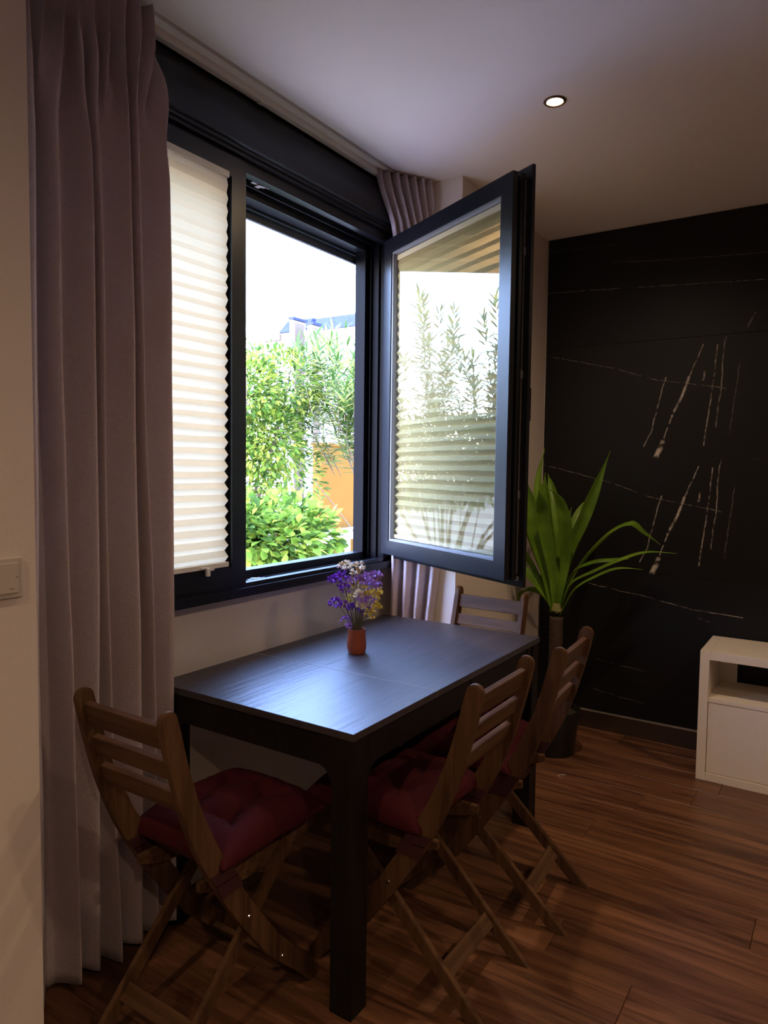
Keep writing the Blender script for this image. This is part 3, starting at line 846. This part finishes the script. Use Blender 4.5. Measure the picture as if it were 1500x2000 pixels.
LV = [ # pixel points along the blade, depth offsets at the tip, width
    ([(1090, 1195), (1112, 1080), (1140, 1010), (1166, 945), (1192, 880)], -.10, .068),
    ([(1080, 1195), (1066, 1090), (1054, 1000), (1052, 935), (1064, 876)], .08, .055),
    ([(1084, 1195), (1080, 1100), (1070, 1010), (1066, 960), (1065, 922)], -.06, .085),
    ([(1083, 1195), (1078, 1110), (1062, 1020), (1056, 975), (1052, 957)], -.20, .075),
    ([(1088, 1195), (1104, 1100), (1106, 1030), (1094, 975), (1074, 955)], -.22, .075),
    ([(1090, 1195), (1104, 1110), (1110, 1050), (1112, 1010), (1117, 990)], -.02, .045),
    ([(1080, 1195), (1062, 1100), (1040, 1020), (1032, 970), (1026, 930)], -.12, .090),
    ([(1086, 1195), (1092, 1100), (1088, 1010), (1078, 955), (1070, 925)], .16, .070),
    ([(1090, 1200), (1112, 1140), (1160, 1112), (1215, 1088), (1262, 1076), (1322, 1081)], -.10, .050),
    ([(1092, 1202), (1120, 1150), (1165, 1122), (1205, 1108), (1256, 1112)], -.30, .040),
    ([(1090, 1195), (1115, 1120), (1155, 1095), (1200, 1090), (1228, 1092)], .14, .050),
    ([(1088, 1195), (1125, 1110), (1180, 1045), (1232, 1018), (1262, 1040), (1290, 1064)], .25, .055),
    ([(1082, 1195), (1060, 1160), (1036, 1130), (1010, 1105), (980, 1090)], -.05, .070),
    ([(1080, 1198), (1062, 1165), (1030, 1155), (1000, 1168), (958, 1212)], .10, .060),
    ([(1080, 1195), (1045, 1120), (1000, 1075), (965, 1090), (955, 1157)], .05, .055),
    ([(1082, 1195), (1062, 1110), (1040, 1040), (1020, 1000), (1000, 985)], .18, .080),
    ([(1087, 1195), (1098, 1110), (1120, 1030), (1145, 985), (1165, 970)], .28, .055)]
for i, (pp, dy, wd) in enumerate(LV):
    pts = []
    for k, (x, y) in enumerate(pp):
        f = k / (len(pp) - 1)
        v = at(x, y, Y=min(PYD + dy * f ** 1.2, YB - .08))
        v.x = max(v.x, XP + .05) if v.y > YR - .05 else v.x
        pts.append(v - PO)
    flat = i in (8, 9, 10, 11, 12, 13, 14)
    bm = leafmesh(pts, wd * .88, fold=.3, side=Vector((.3, .9, .25)) if flat else Vector((.9, .35 - .25 * (i % 3), .1)))
    build('leaf', bm, DL, pl, smooth=True)

# ================================================================ WHITE CABINET
cb = empty('low_cabinet', (-.579, 3.722, 0), label='low white media cabinet with an open shelf, against the black tiled wall', cat='cabinet')
D = YB - 3.722 - .018; WD = 1.25; Hh = .643
B('side_panel', 0, .042, 0, D, 0, Hh, CABW, cb, .001)
B('side_panel', WD - .042, WD, 0, D, 0, Hh, CABW, cb, .001)
B('top_panel', .0425, WD - .0425, 0, D, Hh - .042, Hh, CABW, cb, .001)
B('shelf', .0425, WD - .0425, .004, D, .392, .412, CABW, cb, .001)
B('bottom_panel', .0425, WD - .0425, .0, D, .0, .040, CABW, cb, .001)
B('door', .0445, WD / 2 - .001, .006, .022, .043, .389, CABW, cb, .001)
B('door', WD / 2 + .001, WD - .0445, .006, .022, .043, .389, CABW, cb, .001)
B('back_lip', .0425, .125, D - .012, D, .412, Hh - .042, CABW, cb)

# small scraps on the floor
bm = bmesh.new(); c = at(1102, 1517, Z=.002)
tube(bm, [c + Vector((.03 * math.cos(a), .022 * math.sin(a), 0)) for a in (1.6, 2.4, 3.2, 4.0, 4.7)], .0016, 5)
build('thread', bm, PLAST, None, label='short pale curl of thread lying on the floor boards', cat='thread')

# ================================================================ OUTDOORS
GRASS = M('garden_stone', (.34, .28, .24), .95, spec=.05, var=.2, vscale=2)
B('garden_ground', -60, XO - .05, -30, 90, -.5, -.35, GRASS, kind='structure')
OR = M('orange_render', (.115, .054, .013), .95, spec=0, var=.1, vscale=3)
gw = empty('garden_wall', (-8.2, 12.2, -.35), label='orange rendered garden wall behind the leaves of the oleander', cat='wall')
a = at(628, 878, X=-8); 
B('wall_face', -.0, .2, a.y - 12.2, 9, 0, 1.9 + .35, OR, gw, .01)
B('wall_coping', -.03, .23, a.y - 12.23, 9, 2.25, 2.31, OR, gw, .01)
rl = empty('garden_railing', (-7.2, 9.6, -.35), label='white railing in front of the orange garden wall', cat='railing')
WHT = M('white_paint', (.8, .8, .8), .5)
q0 = at(640, 1035, X=-7.2); q1 = at(640, 1058, X=-7.2)
B('top_rail', -.05, .05, -.6, 3.2, q1.z + .35, q0.z + .35, WHT, rl, .01)
for k in range(7): B('post', -.03, .03, -.35 + k * .55, -.27 + k * .55, 0, q1.z + .35, WHT, rl, .005)
B('bottom_rail', -.03, .03, -.6, 3.2, .12, .18, WHT, rl, .005)

ww = empty('added_white_wall', (-8.9, .8, -.35), label='white wall added behind the hedge for the bright patch mirrored in the open sash', cat='wall')  # added wall, gives the bright gap under the hedge in the sash reflection
B('wall_face', -.1, .1, -4, 3.4, 0, 1.62, WHT, ww, .01)
B('wall_coping', -.14, .14, -4.04, 3.44, 1.62, 1.68, WHT, ww, .01)
# far house with a slate mansard
HY = 34.0
bd = empty('apartment_house', (-28, HY, -.35), label='white apartment house with a blue slate mansard roof beyond the trees', cat='building')
BW = M('house_white', (.26, .25, .26), .9, spec=0); SL = M('slate', (.028, .034, .070), .9, spec=0, var=.3, vscale=2); PCH = M('peach_panel', (.105, .080, .060), .9, spec=0)
def bp(name, x0, x1, y0, y1, z0, z1, m): return B(name, x0 + 28, x1 + 28, y0 - HY, y1 - HY, z0 + .35, z1 + .35, m, bd)
xl = at(547, 640, Y=HY).x; xc = at(522, 660, Y=HY).x; ze = at(575, 648, Y=HY).z; zr = at(560, 622, Y=HY).z
bp('wall', xl, -14, HY, HY + 9, -.35, ze, BW)
bp('corner_block', xc, xl, HY, HY + 5, -.35, at(522, 668, Y=HY).z, BW)
bp('cornice', xc - .2, xl + .1, HY - .15, HY + 5, at(522, 668, Y=HY).z, at(522, 657, Y=HY).z, PCH)
xr = at(598, 620, Y=HY).x; xs = at(606, 620, Y=HY).x
def mansard(x0, x1, z0, z1):
    bm = bmesh.new(); dz = .7
    prism(bm, [(-.15, z0 + .35), (9, z0 + .35), (8, z1 + .35), (dz, z1 + .35)], 'X', x0 + 28, x1 + 28)
    build('mansard_roof', bm, SL, bd)
mansard(xl, xr, ze, zr); mansard(xs, -14, at(628, 645, Y=HY).z, at(606, 618, Y=HY).z)
for (pa, pb, pf) in (((571, 624), (597, 631), 566), ((609, 634), (627, 640), 600)):
    A_ = at(*pa, Y=HY - 4.5); Bq = at(*pb, X=A_.x); x0 = at(pf, pa[1], Y=HY - 4.5).x
    bp('stair_bay', x0, A_.x, HY - 4.5, Bq.y, -.35, A_.z, BW)
    bp('bay_panel', A_.x, A_.x + .06, HY - 4.35, Bq.y - .15, -.2, A_.z - .12, PCH)
    bp('bay_cap', x0 - .05, A_.x + .12, HY - 4.55, Bq.y + .05, A_.z, A_.z + .14, SL)
for zz in (1.5, 4.5, 7.5):
    for xx in (-24.5, -22, -19.5, -17):
        f = bp('window', xx, xx + 1.2, HY - .1, HY + .05, zz - .8, zz + .7, BW)
        bm = bmesh.new(); box(bm, xx + .1 + 28, xx + 1.1 + 28, -.13, -.1, zz - .35, zz + .95); build('glazing', bm, SL, f)
bp('antenna', xr - .4, xr - .36, HY + 1, HY + 1.04, zr, zr + 1.0, SL)
bp('roof_rail', xs + 3, xs + 5.5, HY + 1, HY + 1.1, zr + 1.5, zr + 1.6, SL)

# ---- foliage
def leaf_shape(l, w_, long_=False):
    """flat little mesh: 2 x 3 quads, folded along the midrib, bending down"""
    v = []; prof = (0, .55, 1, .8, 0) if not long_ else (0, .8, 1, .6, 0)
    pts = []
    for k, f in enumerate((0, .25, .5, .78, 1)):
        z = -.35 * l * f * f * (.5 if not long_ else .35)
        pts.append((f * l, prof[k] * w_ / 2, z))
    verts = [(0, 0, 0)]; faces = []
    mids = [0]
    for k in (1, 2, 3):
        x, y, z = pts[k]; verts += [(x, -y, z + y * .3), (x, 0, z), (x, y, z + y * .3)]
    verts.append((pts[4][0], 0, pts[4][2]))
    faces = [(0, 1, 2), (0, 2, 3), (1, 4, 5, 2), (2, 5, 6, 3), (4, 7, 8, 5), (5, 8, 9, 6), (7, 10, 8), (8, 10, 9)]
    return verts, faces

def foliage(root, org, leaves, l, w_, mats, nparts, long_=False, name='leaf'):
    """leaves: list of (pos, dir, roll, scale, mat index). Nearest nparts are own parts, the rest one stuff part"""
    V, Fc = leaf_shape(l, w_, long_)
    def inview(p):
        v = p - CAM; d = [sum(R[i][k] * v[k] for k in range(3)) for i in range(3)]
        x = 750 + F * d[0] / d[2]; y = 1000 - F * d[1] / d[2]
        return 470 < x < 705 and 500 < y < 1120
    leaves = sorted(leaves, key=lambda q: ((0 if inview(q[0]) else 1), (q[0] - CAM).length))
    mes = []
    for m in mats:
        me = bpy.data.meshes.new(name); me.from_pydata(V, [], Fc); me.materials.append(m); me.shade_smooth(); mes.append(me)
    def mat4(p, d, roll, s):
        return Matrix.Translation(p - org) @ (d.to_track_quat('X', 'Z').to_matrix().to_4x4()) @ Matrix.Rotation(roll, 4, 'X') @ Matrix.Scale(s, 4)
    for (p, d, roll, s, mi) in leaves[:nparts]:
        o = bpy.data.objects.new(name, mes[mi]); COL.objects.link(o); o.parent = root; o.matrix_local = mat4(p, d, roll, s)
    vv, ff, mm = [], [], []
    Vv = [Vector(v) for v in V]
    for (p, d, roll, s, mi) in leaves[nparts:]:
        m4 = mat4(p, d, roll, s); b = len(vv); vv += [m4 @ v for v in Vv]; ff += [tuple(b + i for i in f) for f in Fc]; mm += [mi] * len(Fc)
    me = bpy.data.meshes.new('foliage'); me.from_pydata([tuple(v) for v in vv], [], ff)
    for m in mats: me.materials.append(m)
    me.polygons.foreach_set('material_index', mm); me.shade_smooth()
    link('foliage', me, None, root, kind='stuff')

LG1 = leafmat('leaf_fresh', (.09, .17, .02), (.19, .29, .04), .5)
LG2 = leafmat('leaf_yellowish', (.20, .25, .03), (.33, .34, .06), .5)
LG3 = leafmat('leaf_deep', (.03, .065, .012), (.065, .12, .022), .35)
OL1 = leafmat('oleander_green', (.05, .10, .028), (.10, .17, .045), .45)
OL2 = leafmat('oleander_pale', (.20, .25, .05), (.30, .33, .09), .45)
BARK = M('bark', (.12, .08, .05), .9, bump=.5, bscale=30)

def shrub(name, label, cat, c, rad, nleaf, l, w_, mats, wts, seed, nparts, base_z=-.35, stems=5, shell=.45):
    rnd = random.Random(seed); org = Vector((c[0], c[1], base_z))
    root = empty(name, org, label=label, cat=cat)
    lv = []
    blobs = [(Vector(c) + Vector((rnd.uniform(-1, 1) * rad[0] * .55, rnd.uniform(-1, 1) * rad[1] * .55, rnd.uniform(-1, 1) * rad[2] * .6)), rnd.uniform(.35, .6)) for _ in range(14)]
    for _ in range(nleaf):
        b, br = rnd.choice(blobs)
        d = Vector((rnd.gauss(0, 1), rnd.gauss(0, 1), rnd.gauss(.1, 1))).normalized()
        rr = rnd.uniform(shell, 1) ** .5 * br
        p = b + Vector((d.x * rad[0], d.y * rad[1], d.z * rad[2])) * rr
        ld = (d + Vector((rnd.uniform(-.6, .6), rnd.uniform(-.6, .6), rnd.uniform(-.5, .3)))).normalized()
        lv.append((p, ld, rnd.uniform(-.8, .8), rnd.uniform(.7, 1.25), rnd.choices(range(len(mats)), wts)[0]))
    foliage(root, org, lv, l, w_, mats, nparts)
    for k in range(stems):
        b, _ = blobs[k]; bm = bmesh.new(); q = b - org
        tube(bm, [(q.x * .1, q.y * .1, 0), (q.x * .4 + rnd.uniform(-.1, .1), q.y * .4, q.z * .5), tuple(q * .9), tuple(q * 1.1)], [.03, .022, .012, .005], 7)
        build('branch', bm, BARK, root, smooth=True)
    return root

def stalks(name, label, cat, spots, seed, nparts, mats, wts, l=.16, w_=.022, whorl=.05, group=None, lean=.12, base=(0, 0)):
    """oleander: tall stems with whorls of three long narrow leaves"""
    rnd = random.Random(seed)
    cx = sum(s[0] for s in spots) / len(spots); cy = sum(s[1] for s in spots) / len(spots)
    org = Vector((cx, cy, -.35)); root = empty(name, org, label=label, cat=cat, group=group)
    lv = []; bm = bmesh.new()
    for (x, y, z0, z1) in spots:
        dx, dy = rnd.uniform(-lean, lean), rnd.uniform(-lean, lean)
        sx = lambda f: base[0] * max(0, 1 - f * 1.3) + (x - cx) * (.25 + .75 * min(1, f * 1.25)) + dx * f * f * (z1 + .35)
        sy = lambda f: base[1] * max(0, 1 - f * 1.3) + (y - cy) * (.25 + .75 * min(1, f * 1.25)) + dy * f * f * (z1 + .35)
        pts = [(sx(f), sy(f), f * (z1 + .35)) for f in (0, .25, .5, .75, 1)]
        if spots.index((x, y, z0, z1)) % 7 == 0: tube(bm, pts, [.012, .010, .007, .004, .002], 5)
        else: tube(bm, [(sx(g), sy(g), g * (z1 + .35)) for g in [(z0 + .25 + (z1 - z0 - .25) * h_) / (z1 + .35) for h_ in (0, .33, .66, 1)]], [.005, .004, .003, .002], 4)
        z = z0; ph = rnd.uniform(0, 6)
        while z < z1:
            f = (z + .35) / (z1 + .35)
            p = Vector((cx + sx(f), cy + sy(f), z))
            up = .35 + 1.1 * max(0, (z - (z1 - .35)) / .35)
            for k in range(3):
                a = ph + k * 2.094 + rnd.uniform(-.2, .2)
                d = Vector((math.cos(a), math.sin(a), up + rnd.uniform(-.35, .25))).normalized()
                lv.append((p, d, rnd.uniform(-.4, .4), rnd.uniform(.75, 1.2), rnd.choices(range(len(mats)), wts)[0]))
            ph += 1.05; z += whorl * rnd.uniform(.8, 1.2)
    foliage(root, org, lv, l, w_, mats, nparts, long_=True)
    build('stems', bm, BARK, root, smooth=True, kind='stuff')
    return root

# foreground bush, tree above it, oleander at the right of the opening
shrub('leafy_bush', 'low bush with oval fresh green leaves just outside the window', 'bush', (-4.45, 4.62, .72), (.80, .74, .66), 4400, .10, .06, [LG1, LG2, LG3], (6, 2, 3), 3, 280)
shrub('garden_tree', 'loose yellow-green tree rising behind the low bush', 'tree', (-6.25, 6.4, 1.98), (1.15, .88, 1.12), 11500, .085, .034, [LG2, LG1, LG3], (4, 4, 4), 5, 200, stems=9)
rr_ = random.Random(2)
stalks('oleander', 'oleander with long narrow leaves at the right of the window opening', 'bush',
       [(-5.1 + rr_.uniform(-.45, .45), 6.95 + rr_.uniform(-.5, .6), rr_.uniform(1.45, 2.2), rr_.uniform(2.2, 3.15)) for _ in range(72)], 8, 240, [OL2, OL1, LG3], (5, 4, 2), l=.19, w_=.026, whorl=.045, base=(0, 1.5))
# hedge of oleanders across the garden, seen mirrored in the open sash
for k, gy in enumerate((-.3, .9, 2.1, 3.3)):
    rr_ = random.Random(20 + k)
    stalks('oleander', ['oleander clump facing the left sash', 'oleander clump straight outside the window, mirrored in the open sash',
                        'tall oleander clump mirrored in the middle of the open sash', 'oleander clump between the window and the low bush'][k], 'bush',
           [(-6.2 + rr_.uniform(-.5, .4), gy + rr_.uniform(-.75, .75), rr_.uniform(1.05, 1.5), rr_.uniform(2.0, 3.35)) for _ in range(38)], 30 + k, 0, [OL2, OL1, LG3], (3, 5, 2), l=.18, w_=.026, whorl=.036, lean=.08)

shrub('garden_hedge', 'dense olive green hedge along the garden behind the oleanders, mirrored in the open sash', 'hedge', (-7.6, 1.9, 1.65), (.7, 3.0, .62), 9000, .12, .045, [LG2, LG1, LG3], (2, 4, 4), 9, 0, stems=8)

# ================================================================ to metres
for o in list(SC.objects):
    if o.parent is None and o is not cam and o is not sun:
        o.location = o.location * S
        o.scale = o.scale * S
